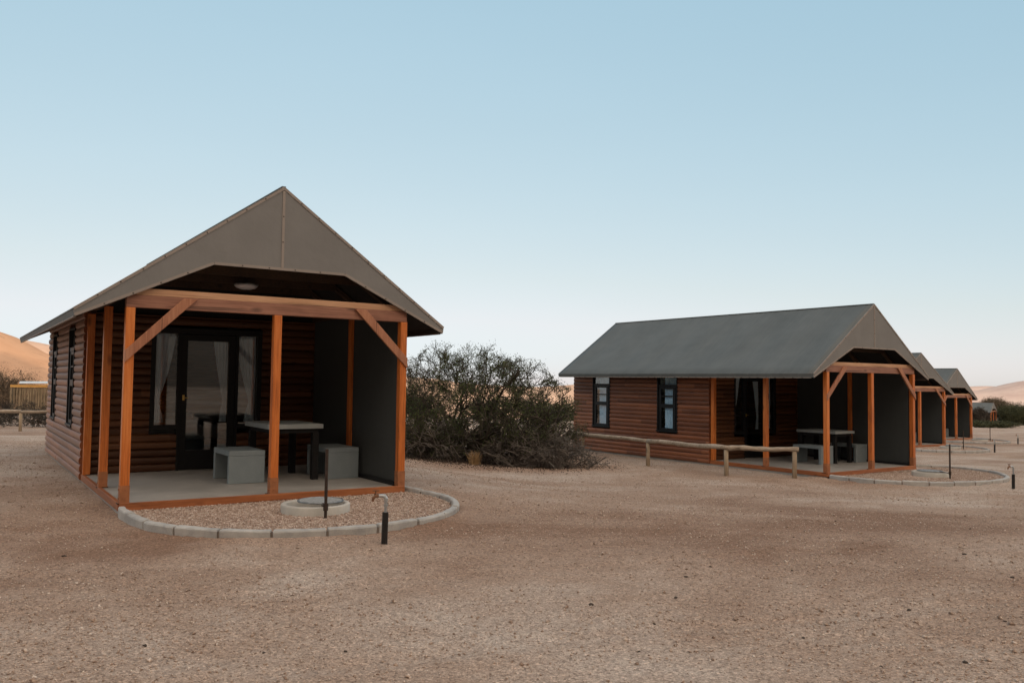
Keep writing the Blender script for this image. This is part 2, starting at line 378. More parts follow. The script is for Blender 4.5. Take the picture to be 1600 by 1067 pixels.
def drift(x, y):                                  # sand drifted against the outside of the kerbs
    o = 0
    for c, (uc, vc, ru, rv) in ((0, (.10, -.62, 1.78, 1.80)), (1, (.50, -.45, 2.26, 1.93))):
        cx, cy, cz, t = CAB[c]; t = R(t); dx, dy = x-cx, y-cy
        u = (dx*math.cos(t)+dy*math.sin(t)-uc)/ru; v = (-dx*math.sin(t)+dy*math.cos(t)-vc)/rv
        e = (np.hypot(u, v)-1)*1.85
        o = o+.046*np.exp(-((e-.08)/.13)**2)*(e > .0)*vnoise(x*1.8, y*1.8, 8)*(v < .5)
    return o
def gdetail(x, y):
    d = np.hypot(x, y); a = np.clip(1.2-d/60, 0, 1)
    rut = 0
    for x0, y0, dx, dy in ((4.0, 6.2, .93, .36), (4.3, 8.2, .93, .36), (-3, 6.3, .985, -.17), (-3, 7.9, .985, -.17)):
        q = (x-x0)*-dy+(y-y0)*dx; al = (x-x0)*dx+(y-y0)*dy
        q = q+.25*np.sin(al*.35)
        rut = rut-(.014+.006*np.sin(al*42))*np.exp(-(q/.085)**4)*vnoise(al*.5, y0, 6)+.009*np.exp(-((np.abs(q)-.15)/.05)**2)*vnoise(al*.5, y0, 6)
    return drift(x, y)+rut*a+a*(.030*(vnoise(x/1.7, y/1.1, 1)-.5)+.016*(vnoise(x*1.9, y*1.9, 2)-.5)+.010*(vnoise(x*5, y*5, 3)-.5))
def gtop(x, y): return gz(x, y)+gdetail(x, y)
def build_ground():
    rad = np.concatenate([[.4], np.geomspace(1.2, 60, 300), np.geomspace(63, 6000, 90)])
    front = np.radians(np.arange(-46, 46.01, .22)); back = np.radians(np.arange(49, 314, 3.0))
    ang = np.concatenate([front, back]); A, Rr = np.meshgrid(ang, rad)
    x = np.sin(A)*Rr; y = np.cos(A)*Rr; z = gtop(x, y)
    n = len(ang); v = np.stack([x, y, z], -1).reshape(-1, 3)
    i, j = np.meshgrid(np.arange(len(rad)-1), np.arange(n), indexing='ij'); j2 = (j+1) % n
    f = np.stack([i*n+j, (i+1)*n+j, (i+1)*n+j2, i*n+j2], -1).reshape(-1, 4)[:, ::-1]
    o = raw_mesh('ground', v, f, ground_m, smooth=True)
    # close the middle
    tag(o, 'wide yard of gravelly reddish sand around the cabins', 'ground', kind='structure')
    return o
build_ground()

# hills: a ridge laid over a sector, given by (picture azimuth tangent, crest height) pairs
def hill(name, label, pts, r0, wr, base, m, seed, rough=1.0, na=160, nr=26, circ=False):
    t = np.array([p[0] for p in pts]); h = np.array([p[1] for p in pts])
    tt = np.linspace(t[0], t[-1], na); hh = np.interp(tt, t, h)
    k = np.hanning(9); k /= k.sum(); hh = np.convolve(np.pad(hh, 4, mode='edge'), k, 'valid')
    s = np.linspace(-1, 1, nr); T, S = np.meshgrid(tt, s, indexing='ij')
    rr = r0+wr*S
    if circ: x = np.sin(T)*rr; y = np.cos(T)*rr
    else: y = rr; x = T*r0*(1+.25*wr/r0*S)
    prof = (.5+.5*np.cos(np.pi*S))**.85
    nz = sum((vnoise(x/(wr*q), y/(wr*q), seed+i)-.5)*q for i, q in enumerate((.7, .3, .12, .05)))*rough*(hh[:, None]-base)*.55
    z = base+(hh[:, None]-base)*prof+nz*prof*(1-prof*.6)
    z -= (1-prof)*1.5
    v = np.stack([x, y, z], -1).reshape(-1, 3)
    i, j = np.meshgrid(np.arange(na-1), np.arange(nr-1), indexing='ij')
    f = np.stack([i*nr+j, (i+1)*nr+j, (i+1)*nr+j+1, i*nr+j+1], -1).reshape(-1, 4)
    return tag(raw_mesh(name, v, f, m, smooth=True), label, 'hill', kind='structure')
hill('hill', 'near orange dune at the left edge of the view', [(-1.15, 8), (-.9, 34), (-.72, 36), (-.609, 24.5), (-.587, 17.6), (-.549, 10.8), (-.51, 5), (-.45, -3), (-.3, -18)], 450, 170, -20, dune_m, 3, .12)
hill('hill', 'pale sunlit dune behind the orange dune', [(-1.0, 20), (-.8, 62), (-.68, 54), (-.60, 42.5), (-.549, 35), (-.50, 24), (-.40, 12), (-.2, 5), (-.11, 6), (-.05, -1), (.03, -4), (.1, 2), (.2, -6), (.4, -14)], 900, 240, -42, pale_hill_m, 9, .12)
hill('hill', 'far pink hill rising at the right edge', [(.2, -14), (.4, -9), (.54, -12), (.565, -5), (.578, 3), (.588, 8), (.60, 18), (.612, 25), (.63, 31), (.66, 28), (.75, 44), (1.0, 20)], 2500, 500, -45, far_hill_m, 21, .16)
hill('hill', 'farthest pale ridge on the right horizon', [(.3, -8), (.5, -3), (.54, 6), (.563, 11), (.6, 6), (.8, 20)], 3500, 500, -45, far_hill_m, 33, .10)
# the ridge behind the camera that keeps the low sun off the yard
hill('ridge', 'rocky ridge behind the viewer shading the yard', [(R(85), 30), (R(110), 80), (R(140), 115), (R(162), 128), (R(180), 140), (R(190), 160), (R(200), 154), (R(212), 128), (R(235), 70), (R(260), 25)], 240, 125, -2, rock_m, 41, .3, circ=True)

# ------------------------------------------------------------------ loose grit
OCT_V = np.array([(1,0,0),(-1,0,0),(0,1,0),(0,-1,0),(0,0,1),(0,0,-1)], float)
OCT_F = np.array([(0,2,4),(2,1,4),(1,3,4),(3,0,4),(2,0,5),(1,2,5),(3,1,5),(0,3,5)])
def pebbles(name, P, size, m, parent=None):
    n = len(P); s = size[:, None, None]*rng.uniform(.6, 1.35, (n, 6, 1))*OCT_V[None]
    s[:, :, 2] *= .7
    a = rng.uniform(0, 2*np.pi, n); ca, sa = np.cos(a)[:, None], np.sin(a)[:, None]
    x = s[:, :, 0]*ca-s[:, :, 1]*sa; y = s[:, :, 0]*sa+s[:, :, 1]*ca
    tl = rng.uniform(-.5, .5, n)[:, None]
    v = np.stack([x, y, s[:, :, 2]+x*tl], -1)+P[:, None, :]
    f = OCT_F[None]+(np.arange(n)*6)[:, None, None]
    return raw_mesh(name, v.reshape(-1, 3), f.reshape(-1, 3), m, parent)
def in_beds(x, y):
    bad = np.zeros(len(x), bool)
    for (cx, cy, cz, t), rr in zip(CAB, (1.95, 2.6, 2, 2)):
        t = R(t); dx, dy = x-cx, y-cy; u = dx*math.cos(t)+dy*math.sin(t); v = -dx*math.sin(t)+dy*math.cos(t)
        bad |= (np.abs(u) < W2+.1) & (v > -.05) & (v < L+.1)
        bad |= (u > -1.9) & (u < rr) & (v > -2.5) & (v < .2)
    return bad
n = 90000
d = 3.6*np.exp(rng.uniform(0, 1, n)**.85*math.log(26/3.6)); a = rng.uniform(R(-36), R(36), n)
x, y = np.sin(a)*d, np.cos(a)*d; k = ~in_beds(x, y)
dens = vnoise(x*.35, y*.7, 11)*.6+vnoise(x*1.3, y*1.8, 12)*.4; k &= rng.uniform(0, 1, n) < np.clip((dens-.12)*1.7, .12, 1)
x, y = x[k], y[k]; sz = rng.lognormal(math.log(.0052), .42, len(x))*np.clip(.85+np.hypot(x, y)/22, 1, 1.7)
tag(pebbles('loose_grit', np.stack([x, y, gtop(x, y)+sz*.25], -1), np.clip(sz, .003, .022), peb_m), 'fine loose stones strewn over the sandy yard', 'gravel', kind='stuff')

# ------------------------------------------------------------------ cabin
def roofz(u): return 3.757-.717*abs(u)
HE, HR, E2 = 2.132, 3.757, W2+.533
WINS = ((4.38, 5.12), (7.0, 7.76)); WZ = (.66, 2.17)
def K(z): return z+DK
def log_courses(mb, z0, z1, span, holes, place, ch=.11, depth=.039):
    z = z0
    i = 0
    while z < z1-1e-6:
        zt = min(z+ch, z1); segs = [span]
        for (a0, a1, h0, h1) in holes:
            if zt > h0+.02 and z < h1-.02:
                ns = []
                for s0, s1 in segs:
                    if a1 <= s0 or a0 >= s1: ns.append((s0, s1)); continue
                    if a0 > s0: ns.append((s0, a0))
                    if a1 < s1: ns.append((a1, s1))
                segs = ns
        jit = random.uniform(-.005, .005)
        cut = []
        for s0, s1 in segs:                       # butt joints between log lengths
            if s1-s0 > 2.2 and random.random() < .75:
                m_ = random.uniform(s0+.6, s1-.6); cut += [(s0, m_-.003), (m_+.003, s1)]
            else: cut.append((s0, s1))
        segs = cut
        for s0, s1 in segs:
            prof = []
            nseg = 8
            for q in range(nseg+1):
                th = math.pi*q/nseg; prof.append((z+(zt-z)*(.5-.5*math.cos(th)), -(depth+jit)*math.sin(th)**.65))
            prof += [(zt, .05), (z, .05)]
            steps = max(1, int((s1-s0)/.7)); vs = []; m = len(prof)
            for st in range(steps+1):
                a = s0+(s1-s0)*st/steps; wob = random.uniform(-.0035, .0035)
                vs += [(a, pz, pd+(wob if pd < 0 else 0)) for pz, pd in prof]
            fs = []
            for st in range(steps):
                for q in range(m): fs.append((st*m+q, st*m+(q+1) % m, (st+1)*m+(q+1) % m, (st+1)*m+q))
            mb.add([place(*p) for p in vs], fs)
            mb.add([place(*p) for p in vs[:m]], [tuple(range(m))]); mb.add([place(*p) for p in vs[-m:]], [tuple(range(m))[::-1]])
        z = zt; i += 1
def cloth_sheet(mb, place, z0, z1, edges, folds=7, amp=.02, nz=14, na=36):
    # edges(z)->(a0,a1)
    vs = []; fs = []
    for j in range(nz+1):
        z = z0+(z1-z0)*j/nz; a0, a1 = edges(z)
        for i in range(na+1):
            t = i/na; vs.append(place(a0+(a1-a0)*t, z, amp*math.sin(t*folds*2*math.pi+math.sin(j*.6)*.5)))
    for j in range(nz):
        for i in range(na): fs.append((j*(na+1)+i, j*(na+1)+i+1, (j+1)*(na+1)+i+1, (j+1)*(na+1)+i))
    mb.add(vs, fs)
def framebox(mb, place, a0, a1, z0, z1, d0, d1):
    b = MB().box(a0, a1, d0, d1, z0, z1); mb.add([place(p[0], p[2], p[1]) for p in b.v], b.f)

def make_cabin():
    C = thing('cabin', 'nearest log cabin, its gabled porch facing the viewer with benches and table inside', 'cabin')
    w = W2
    # slab
    MB().box(-w+.004, w-.004, .03, L-.004, K(-.62), K(0)).build('floor_slab', deck_m, C, bevel=.008)
    # edge boards
    MB().box(-w, w, -.012, .034, K(-.075), K(.012)).build('edge_board', sill_m, C, bevel=.004)
    MB().box(-w-.012, -w+.0355, .034, D-.03, K(-.075), K(.012)).build('edge_board', sill_y, C, bevel=.004)
    # left log wall
    def pl(a, z, dd): return (-w+dd, a, K(z))
    mb = MB(); log_courses(mb, -.075, 2.34, (D-.02, L), [(a0, a1, WZ[0], WZ[1]) for a0, a1 in WINS], pl); mb.build('log_wall', log_y, C, True)
    # right log wall (outside), canvas inside the porch
    def pr(a, z, dd): return (w-dd, a, K(z))
    mb = MB(); log_courses(mb, -.075, 2.34, (.10, L), [], pr); mb.build('log_wall', log_y, C, True)
    # back wall
    def pb(a, z, dd): return (a, L-dd, K(z))
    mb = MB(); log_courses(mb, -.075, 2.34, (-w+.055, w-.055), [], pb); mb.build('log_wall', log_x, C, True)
    # front wall with joinery hole
    def pf(a, z, dd): return (a, D+dd, K(z))
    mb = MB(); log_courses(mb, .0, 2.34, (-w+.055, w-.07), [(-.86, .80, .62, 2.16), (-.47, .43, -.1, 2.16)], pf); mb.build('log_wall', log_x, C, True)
    # canvas liner on the inside of the right porch wall
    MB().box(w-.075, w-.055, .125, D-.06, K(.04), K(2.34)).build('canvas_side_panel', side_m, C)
    MB().box(w-.10, w-.052, .125, D-.06, K(0), K(.06)).build('skirting_board', black_m, C)
    # triangular panels over front and back walls, ceiling lining
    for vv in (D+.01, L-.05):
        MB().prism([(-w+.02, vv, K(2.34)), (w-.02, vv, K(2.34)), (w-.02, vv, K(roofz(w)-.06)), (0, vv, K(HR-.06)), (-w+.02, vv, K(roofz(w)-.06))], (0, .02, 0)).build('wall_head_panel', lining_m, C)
    # posts
    def post(u0, v0, z1=2.18, s=.096):
        MB().box(u0, u0+s, v0, v0+s, K(.0125), K(z1)).build('post', post_m, C, bevel=.006)
    post(-w, .0); post(-.065, .0); post(w-.096, .0)
    post(-w, 1.60, 2.30); post(-w, D-.14, 2.30)
    MB().box(w-.125, w-.0755, 1.62, 1.72, K(0.061), K(2.33)).build('post', post_m, C, bevel=.004)
    # steel shoes
    for u0, v0 in ((-.065, 0), (-w, 1.6), (-w, 0), (w-.096, 0)):
        MB().box(u0-.02, u0+.116, v0+.03, v0+.125, K(.0005), K(.010)).build('post_shoe', rust_m, C)
        sl = MB(); a, b, e = u0-.003, v0-.003, .102
        sl.box(a, a+e, b, b+.0025, K(.013), K(.205)); sl.box(a, a+.0025, b+.003, b+e, K(.013), K(.205))
        for zz in (.06, .16):
            sl.tube([(u0+.048, b-.0005, K(zz)), (u0+.048, b-.010, K(zz))], .010, 6); sl.tube([(a-.0005, v0+.048, K(zz)), (a-.010, v0+.048, K(zz))], .010, 6)
        sl.build('post_bracket', bracket_m, C)
    # beam and cap
    MB().box(-w+.001, w-.001, .012, .105, K(2.182), K(2.322)).build('beam', beam_m, C, bevel=.005)
    MB().box(-w+.05, w-.05, .022, .105, K(2.324), K(2.402)).build('beam_cap', cap_m, C, bevel=.004)
    MB().box(-w+.012, -w+.10, .108, L-.08, K(2.342), K(2.44)).build('wall_plate', rafter_m, C)
    MB().box(w-.10, w-.012, .108, L-.08, K(2.342), K(2.44)).build('wall_plate', rafter_m, C)
    # braces, lapped over the face of post and beam
    for s in (-1, 1):
        poly = [(s*w, 1.565), (s*w, 1.70), (s*1.13, 2.312), (s*.975, 2.312)]
        MB().prism([(u, -.026, K(z)) for u, z in poly], (0, .036, 0)).build('brace', brace_m, C, bevel=.004)
    # roof
    of, ob = -.03, L+.11
    for s in (-1, 1):
        mb = MB(); nu, nv = 10, 44; th = .012
        vs = []
        for j in range(nv+1):
            v = of+(ob-of)*j/nv
            for i in range(nu+1):
                t = i/nu; u = E2*t; sag = -.028*math.sin(math.pi*t)*(0.5-.5*math.cos(2*math.pi*v/1.45)) if 0 < j < nv else 0
                vs.append((s*u, v, K(HR-(HR-HE)*t+sag)))
        n1 = len(vs); vs += [(a-s*0, b, c-th) for a, b, c in vs]; W_ = nu+1; fs = []
        for j in range(nv):
            for i in range(nu):
                q = (j*W_+i, j*W_+i+1, (j+1)*W_+i+1, (j+1)*W_+i); fs.append(q); fs.append(tuple(n1+k for k in q[::-1]))
        for j in range(nv):
            a, b = j*W_+nu, (j+1)*W_+nu; fs.append((a, b, n1+b, n1+a))
        for i in range(nu):
            for a, b in ((i, i+1), (nv*W_+i+1, nv*W_+i)): fs.append((a, b, n1+b, n1+a))
        mb.add(vs, fs); rf = mb.build('roof_slope', roof_m, C, True)
        # turned-down eave hem with lacing
        hm = MB().add([(s*E2, of, K(HE-.001)), (s*E2, ob, K(HE-.001)), (s*(E2-.018), ob, K(HE-.085)), (s*(E2-.018), of, K(HE-.085)),
                       (s*(E2-.014), of, K(HE-.013)), (s*(E2-.014), ob, K(HE-.013)), (s*(E2-.032), ob, K(HE-.085)), (s*(E2-.032), of, K(HE-.085))],
                      [(0, 1, 2, 3), (7, 6, 5, 4), (3, 2, 6, 7), (0, 3, 7, 4), (1, 5, 6, 2)])
        hm.build('eave_hem', roof_m, rf)
        lc = MB(); v = of+.06
        while v < ob-.25:
            lc.box(min(s*(E2-.012), s*(E2-.040)), max(s*(E2-.012), s*(E2-.040)), v, v+.20, K(HE-.093), K(HE-.078)); v += .235
        lc.build('eave_lacing', trim_m, rf)
        # dark lining below
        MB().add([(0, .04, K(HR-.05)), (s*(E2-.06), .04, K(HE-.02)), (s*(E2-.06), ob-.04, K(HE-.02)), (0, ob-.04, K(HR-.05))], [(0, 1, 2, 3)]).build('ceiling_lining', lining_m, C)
    MB().bar((0, of, K(HR+.004)), (0, ob, K(HR+.004)), .05, .016).build('ridge_strip', roof_m, C)
    # gable panel
    lo = [(-(E2-.018), HE-.085), (-.81, 2.727), (.81, 2.727), (E2-.018, HE-.085)]
    outer = [(E2, HE+.008), (0, HR+.008), (-E2, HE+.008)]
    def gable(v0, name, low):
        MB().prism([(u, v0, K(z)) for u, z in low+outer], (0, -.012, 0)).build(name, gable_m, C)
    gable(-.031, 'gable_panel', lo)
    gable(ob+.013, 'gable_panel', lo)
    # trim on the verges, lower edge and centre seam with rivets
    tr = MB(); ey = MB()
    def strip(p, q, wd=.032):
        tr.bar((p[0], -.047, K(p[1])), (q[0], -.047, K(q[1])), wd, .008, up=(0, 1, 0))
        n = max(2, int(math.hypot(q[0]-p[0], q[1]-p[1])/.27))
        for k in range(1, n):
            t = k/n; cu, cz = p[0]+(q[0]-p[0])*t, p[1]+(q[1]-p[1])*t
            ey.tube([(cu, -.0505, K(cz)), (cu, -.0585, K(cz))], [.0095, .006], 8)
    q = .016
    strip((-E2+.01, HE-.004), (0, HR-q)); strip((0, HR-q), (E2-.01, HE-.004))
    strip((lo[0][0], lo[0][1]+q), (lo[1][0]-.004, lo[1][1]+q)); strip((lo[1][0]+.004, lo[1][1]+q), (lo[2][0]-.004, lo[2][1]+q)); strip((lo[2][0]+.004, lo[2][1]+q), (lo[3][0], lo[3][1]+q))
    strip((0, HR-.05), (0, 2.727+.034))
    nf = len(tr.f); tr.add(ey.v, ey.f); go = tr.build('gable_trim', trim_m, C); go.data.materials.append(eyelet_m)
    for pz in go.data.polygons:
        if pz.index >= nf: pz.material_index = 1
    # rafters & tie seen in the dark of the gable
    for vv in (.55, 1.45, 2.4):
        for s in (-1, 1):
            MB().bar((0, vv, K(HR-.12)), (s*(w-.02), vv, K(roofz(w)-.10)), .05, .10, up=(0, 1, 0)).build('rafter', rafter_m, C)
        MB().box(-1.25, 1.25, vv-.055, vv-.028, K(2.68), K(2.80)).build('tie_beam', rafter_m, C)
    # porch lamp
    lm = MB().lathe([(0, -.075), (.07, -.072), (.125, -.055), (.15, -.03), (.15, 0), (.0, 0)], (-.05, 1.30, K(2.679)), 32).build('porch_lamp', lamp_m, C, True)
    MB().lathe([(.151, -.030), (.158, -.028), (.158, -.004), (.151, -.002)], (-.05, 1.30, K(2.679)), 32, True).build('lamp_rim', galv_m, lm, True)
    # door joinery on the front wall
    dr = MB()
    def B(a0, a1, z0, z1, d0=-.02, d1=.05): framebox(dr, pf, a0, a1, z0, z1, d0, d1)
    B(-.86, .80, 2.07, 2.16, -.03, .06)                      # head
    B(-.86, -.79, .62, 2.07, -.03, .06); B(.73, .80, .62, 2.07, -.03, .06)
    B(-.79, -.475, .62, .69, -.03, .06); B(.435, .73, .62, .69, -.03, .06)
    B(-.475, -.43, .0, 2.07, -.03, .06); B(.39, .435, .0, 2.07, -.03, .06)
    fr = dr.build('door_frame', black_m, C, bevel=.004)
    dr = MB(); B(-.428, -.33, .012, 2.065, -.012, .032); B(.285, .388, .012, 2.065, -.012, .032); B(-.33, .285, 1.97, 2.065, -.012, .032); B(-.33, .285, .012, .30, -.012, .032)
    door = dr.build('door', black_m, C, bevel=.004)
    dr = MB(); B(-.33, .285, .30, 1.97, .008, .014); dr.build('pane', glass_m, door)
    hb = MB().box(-.395, -.365, D-.022, D-.0125, K(1.06), K(1.14)); hb.tube([(-.38, D-.022, K(1.10)), (-.38, D-.05, K(1.10)), (-.315, D-.05, K(1.10))], .007, 8); hb.build('handle', brass_m, door)
    for a0, a1 in ((-.79, -.475), (.435, .73)):
        dr = MB(); B(a0, a1, .69, 2.07, .012, .018); dr.build('side_pane', glass_m, fr)
    # curtains behind sidelights and door
    def pc(off): return lambda a, z, dd: (a, D+.12+off+dd, K(z))
    def tied(aout, ain, ztie=1.05, z0=.72):
        def e(z):
            if z > ztie:
                t = (z-ztie)/(2.08-ztie); return (aout, aout+(ain-aout)*(.2+.8*t**.7))
            t = (ztie-z)/(ztie-z0+1e-6); return (aout, aout+(ain-aout)*(.2+.30*t**.6))
        return e
    for ao, ai, off in ((-.80, -.46, 0), (.74, .40, 0), (.31, .08, .04)):
        mb = MB(); cloth_sheet(mb, pc(off), .72, 2.1, tied(ao, ai), 4, .018); mb.build('curtain', curtain_m, C, True)
    # side windows
    for a0, a1 in WINS:
        f = MB()
        def F(x0, x1, z0, z1, d0, d1): framebox(f, pl, x0, x1, z0, z1, d0, d1)
        z0, z1 = WZ; zm = 1.30
        F(a0, a0+.035, z0, z1, -.045, .06); F(a1-.035, a1, z0, z1, -.045, .06); F(a0+.035, a1-.035, z1-.035, z1, -.045, .06); F(a0-.02, a1+.02, z0-.04, z0, -.06, .06)
        F(a0+.035, a1-.035, 1.80, 1.86, -.03, .06)
        win = f.build('window', black_m, C, bevel=.003)
        f = MB(); b0, b1 = a0+.18, a1-.14
        F(a0+.085, b0, z0+.003, 1.797, -.022, .03); F(b1, a1-.038, z0+.003, 1.797, -.022, .03)
        F(b0, b1, z0+.003, z0+.06, -.022, .03); F(b0, b1, 1.745, 1.797, -.022, .03); F(b0, b1, zm-.05, zm+.05, -.026, .03); F(b0, b1, 1.545, 1.57, -.018, .02)
        f.build('sash', black_m, win, bevel=.003)
        f = MB(); F(b0, b1, z0+.06, 1.745, .000, .006); F(a0+.035, a0+.085, z0+.003, 1.797, .000, .006); F(a0+.035, a1-.035, 1.86, z1-.035, .000, .006); f.build('pane', glass_m, win)
        mb = MB(); cloth_sheet(mb, lambda a, z, dd: (-w+.052+dd*.5, a, K(z)), z0+.02, z1-.02, lambda z: (a0+.04, a1-.21), 6, .02); mb.build('curtain', sky_tint_curtain, win, True)
    return C

def make_bench():
    t = thing('concrete_bench', '', 'bench')
    MB().box(-.24, .24, 0, .80, .365, .435).build('seat', bench_m, t, bevel=.008)
    MB().box(-.24, .24, 0, .075, 0, .3645).build('leg', bench_m, t, bevel=.008)
    MB().box(-.24, .24, .725, .80, 0, .3645).build('leg', bench_m, t, bevel=.008)
    return t
def make_table():
    t = thing('porch_table', '', 'table')
    MB().box(-.39, .39, 0, 1.12, .715, .78).build('table_top', table_m, t, bevel=.006)
    MB().box(-.33, .33, .05, 1.07, .655, .714).build('apron', iron_m, t)
    for u in (-.30, .30):
        for v in (.09, 1.03): MB().box(u-.045, u+.045, v-.045, v+.045, 0, .6545).build('leg', iron_m, t, bevel=.004)
    return t
def cw(c, u, v, z=0):
    cx, cy, cz, t = CAB[c]; t = R(t)
    return (cx+u*math.cos(t)-v*math.sin(t), cy+u*math.sin(t)+v*math.cos(t), cz+z)
cab0 = make_cabin(); cab0['group'] = 'row of log cabins with grey canvas roofs'
CLAB = [None, 'second log cabin, its long grey roof and two side windows showing behind the pole rail',
        'third log cabin in the row, only its gable end showing beside the second one', 'fourth log cabin, last of the close row on the right']
for c in range(4):
    cx, cy, cz, t = CAB[c]
    if c == 0: cab0.location = (cx, cy, cz); cab0.rotation_euler = (0, 0, R(t))
    else: dup(cab0, (cx, cy, cz), R(t), CLAB[c])
fx, fy = 84.6, 147.5
dup(cab0, (fx, fy, float(gz(fx, fy))), R(47), 'far small log cabin among the dark trees at the right edge')
WHERE = ['nearest cabin', 'second cabin', 'third cabin', 'fourth cabin']
b0, t0 = make_bench(), make_table()
for c in range(4):
    du = .08 if c == 1 else 0; rz = R(CAB[c][3])
    for k, (u, v) in enumerate(((.02, 1.27), (1.36, 1.22))):
        lab = f'grey concrete bench {"left" if k == 0 else "right"} of the table on the porch of the {WHERE[c]}'
        if c == 0 and k == 0: b = b0; b.location = cw(c, u+du, v, DK); b.rotation_euler = (0, 0, rz); b['label'] = lab
        else: b = dup(b0, cw(c, u+du, v, DK), rz, lab)
        b['group'] = 'concrete benches on the porches'
    lab = f'black legged grey slab table on the porch of the {WHERE[c]}'
    if c == 0: t = t0; t.location = cw(c, .67, 1.22, DK); t.rotation_euler = (0, 0, rz); t['label'] = lab
    else: t = dup(t0, cw(c, .67+du, 1.22, DK), rz, lab)
    t['group'] = 'tables on the porches'
# bed dimly seen through the nearest glass door
t = thing('bed', 'white made bed dimly seen through the glass door of the nearest cabin', 'bed', cw(0, -.1, 5.3, DK), R(CAB[0][3]))
MB().box(-.75, .75, 0, 2.0, .10, .32).build('bed_base', rafter_m, t, bevel=.01)
MB().box(-.77, .77, -.02, 2.0, .322, .58).build('mattress', bed_m, t, bevel=.05)
for u in (-.38, .38): MB().box(u-.3, u+.3, 1.55, 1.95, .585, .72).build('pillow', bed_m, t, bevel=.06)

# ------------------------------------------------------------------ gravel beds, fire rings, taps
def kerb_path(uc, vc, ru, rv, a0, a1, uend):
    pts = [(-W2+.02, -.05), (-W2-.0, -.25)]
    n = 60
    for k in range(n+1):
        a = R(a0+(a1-a0)*k/n); pts.append((uc+ru*math.cos(a), vc+rv*math.sin(a)))
    pts.append(uend); return pts
def resample(pts, n):
    P = np.array(pts); s = np.concatenate([[0], np.cumsum(np.hypot(*np.diff(P, axis=0).T))]); q = np.linspace(0, s[-1], n)
    return np.stack([np.interp(q, s, P[:, 0]), np.interp(q, s, P[:, 1])], -1), s[-1]
def make_kerb(path, label, c):
    cx, cy, cz, t = CAB[c]
    k = thing('kerb', label, 'kerb', (cx, cy, cz), R(t), 'kerbs round the gravel beds')
    P, ln = resample(path, 121); ns = int(round(ln/.52)); per = 120/ns
    jm = MB()
    for s in range(ns):
        idx = np.linspace(s*per, (s+1)*per, 6); g = .012/ln*120
        idx[0] += g; idx[-1] -= g
        mb = MB(); prof = [(-.038, -.06), (-.043, .082), (-.032, .098), (.022, .104), (.037, .090), (.043, -.06)]
        dz = random.uniform(-.008, .008); dl = random.uniform(-.008, .008); vs = []
        for i in idx:
            p = np.array([np.interp(i, range(121), P[:, 0]), np.interp(i, range(121), P[:, 1])])
            e = .6; a_ = max(i-e, 0); b_ = min(i+e, 120)
            tn = np.array([np.interp(b_, range(121), P[:, q])-np.interp(a_, range(121), P[:, q]) for q in (0, 1)]); tn /= np.linalg.norm(tn)
            nn = np.array([-tn[1], tn[0]])
            for o_, z in prof: vs.append((p[0]+nn[0]*(o_+dl)+random.uniform(-.003, .003), p[1]+nn[1]*(o_+dl)+random.uniform(-.003, .003), z+dz+random.uniform(-.004, .004)))
        m = len(prof); fs = [tuple(range(m)), tuple(5*m+q for q in range(m))[::-1]]
        for st in range(5):
            for q in range(m): fs.append((st*m+q, st*m+(q+1) % m, (st+1)*m+(q+1) % m, (st+1)*m+q))
        mb.add(vs, fs); mb.build('kerb_stone', kerb_m, k, bevel=.008)
        if s < ns-1:
            i = (s+1)*per; p = [np.interp(i, range(121), P[:, q]) for q in (0, 1)]
            tn = np.array([np.interp(i+.6, range(121), P[:, q])-np.interp(i-.6, range(121), P[:, q]) for q in (0, 1)]); tn /= np.linalg.norm(tn); nn = np.array([-tn[1], tn[0]])
            jm.bar((p[0]-nn[0]*.034, p[1]-nn[1]*.034, .01), (p[0]+nn[0]*.034, p[1]+nn[1]*.034, .01), .03, .13)
    jm.build('mortar_joint', joint_m, k)
    return k
path0 = kerb_path(.10, -.62, 1.78, 1.80, 182, 368, (1.81, .22))
path1 = kerb_path(.50, -.45, 2.26, 1.93, 183, 372, (2.2, .45))
def bed(path, label, c, num):
    cx, cy, cz, t = CAB[c]
    P = np.array(path); ce = np.array([.2, -.6]); Q = ce+(P-ce)*.985
    Q = np.vstack([Q, [[W2, .02], [-W2+.05, .02]]])
    n = len(Q); v = np.vstack([np.column_stack([Q, np.full(n, .035)]), [[.2, -.7, .05]]])
    f = np.array([(i, (i+1) % n, n) for i in range(n)])
    u = rng.uniform(Q[:, 0].min(), Q[:, 0].max(), num); w = rng.uniform(Q[:, 1].min(), .0, num)
    ins = np.zeros(num, bool); j = n-1
    for i in range(n):
        c1 = (Q[i, 1] > w) != (Q[j, 1] > w); xi = (Q[j, 0]-Q[i, 0])*(w-Q[i, 1])/(Q[j, 1]-Q[i, 1]+1e-12)+Q[i, 0]; ins ^= c1 & (u < xi); j = i
    u, w = u[ins], w[ins]; sz = rng.lognormal(math.log(.0078), .3, len(u)); sz = np.clip(sz, .004, .017)
    o = pebbles('gravel_bed', np.column_stack([u, w, .042+sz*.3+rng.uniform(0, .006, len(u))]), sz, bedgrav_m)
    me = o.data; base = raw_mesh('tmp', v, f, bedgrav_m)
    import bmesh
    b = bmesh.new(); b.from_mesh(me); b.from_mesh(base.data); b.to_mesh(me); b.free(); bpy.data.objects.remove(base)
    o.location = (cx, cy, cz); o.rotation_euler = (0, 0, R(t)); return tag(o, label, 'gravel', kind='stuff')
k0 = make_kerb(path0, 'rounded pale concrete kerb round the gravel in front of the nearest cabin', 0)
k1 = make_kerb(path1, 'rounded pale concrete kerb round the gravel in front of the second cabin', 1)
for c in (2, 3): dup(k0, cw(c, 0, 0), R(CAB[c][3]), f'pale curved kerb in front of the {WHERE[c]}')
g0 = bed(path0, 'pinkish gravel inside the kerb of the nearest cabin', 0, 38000)
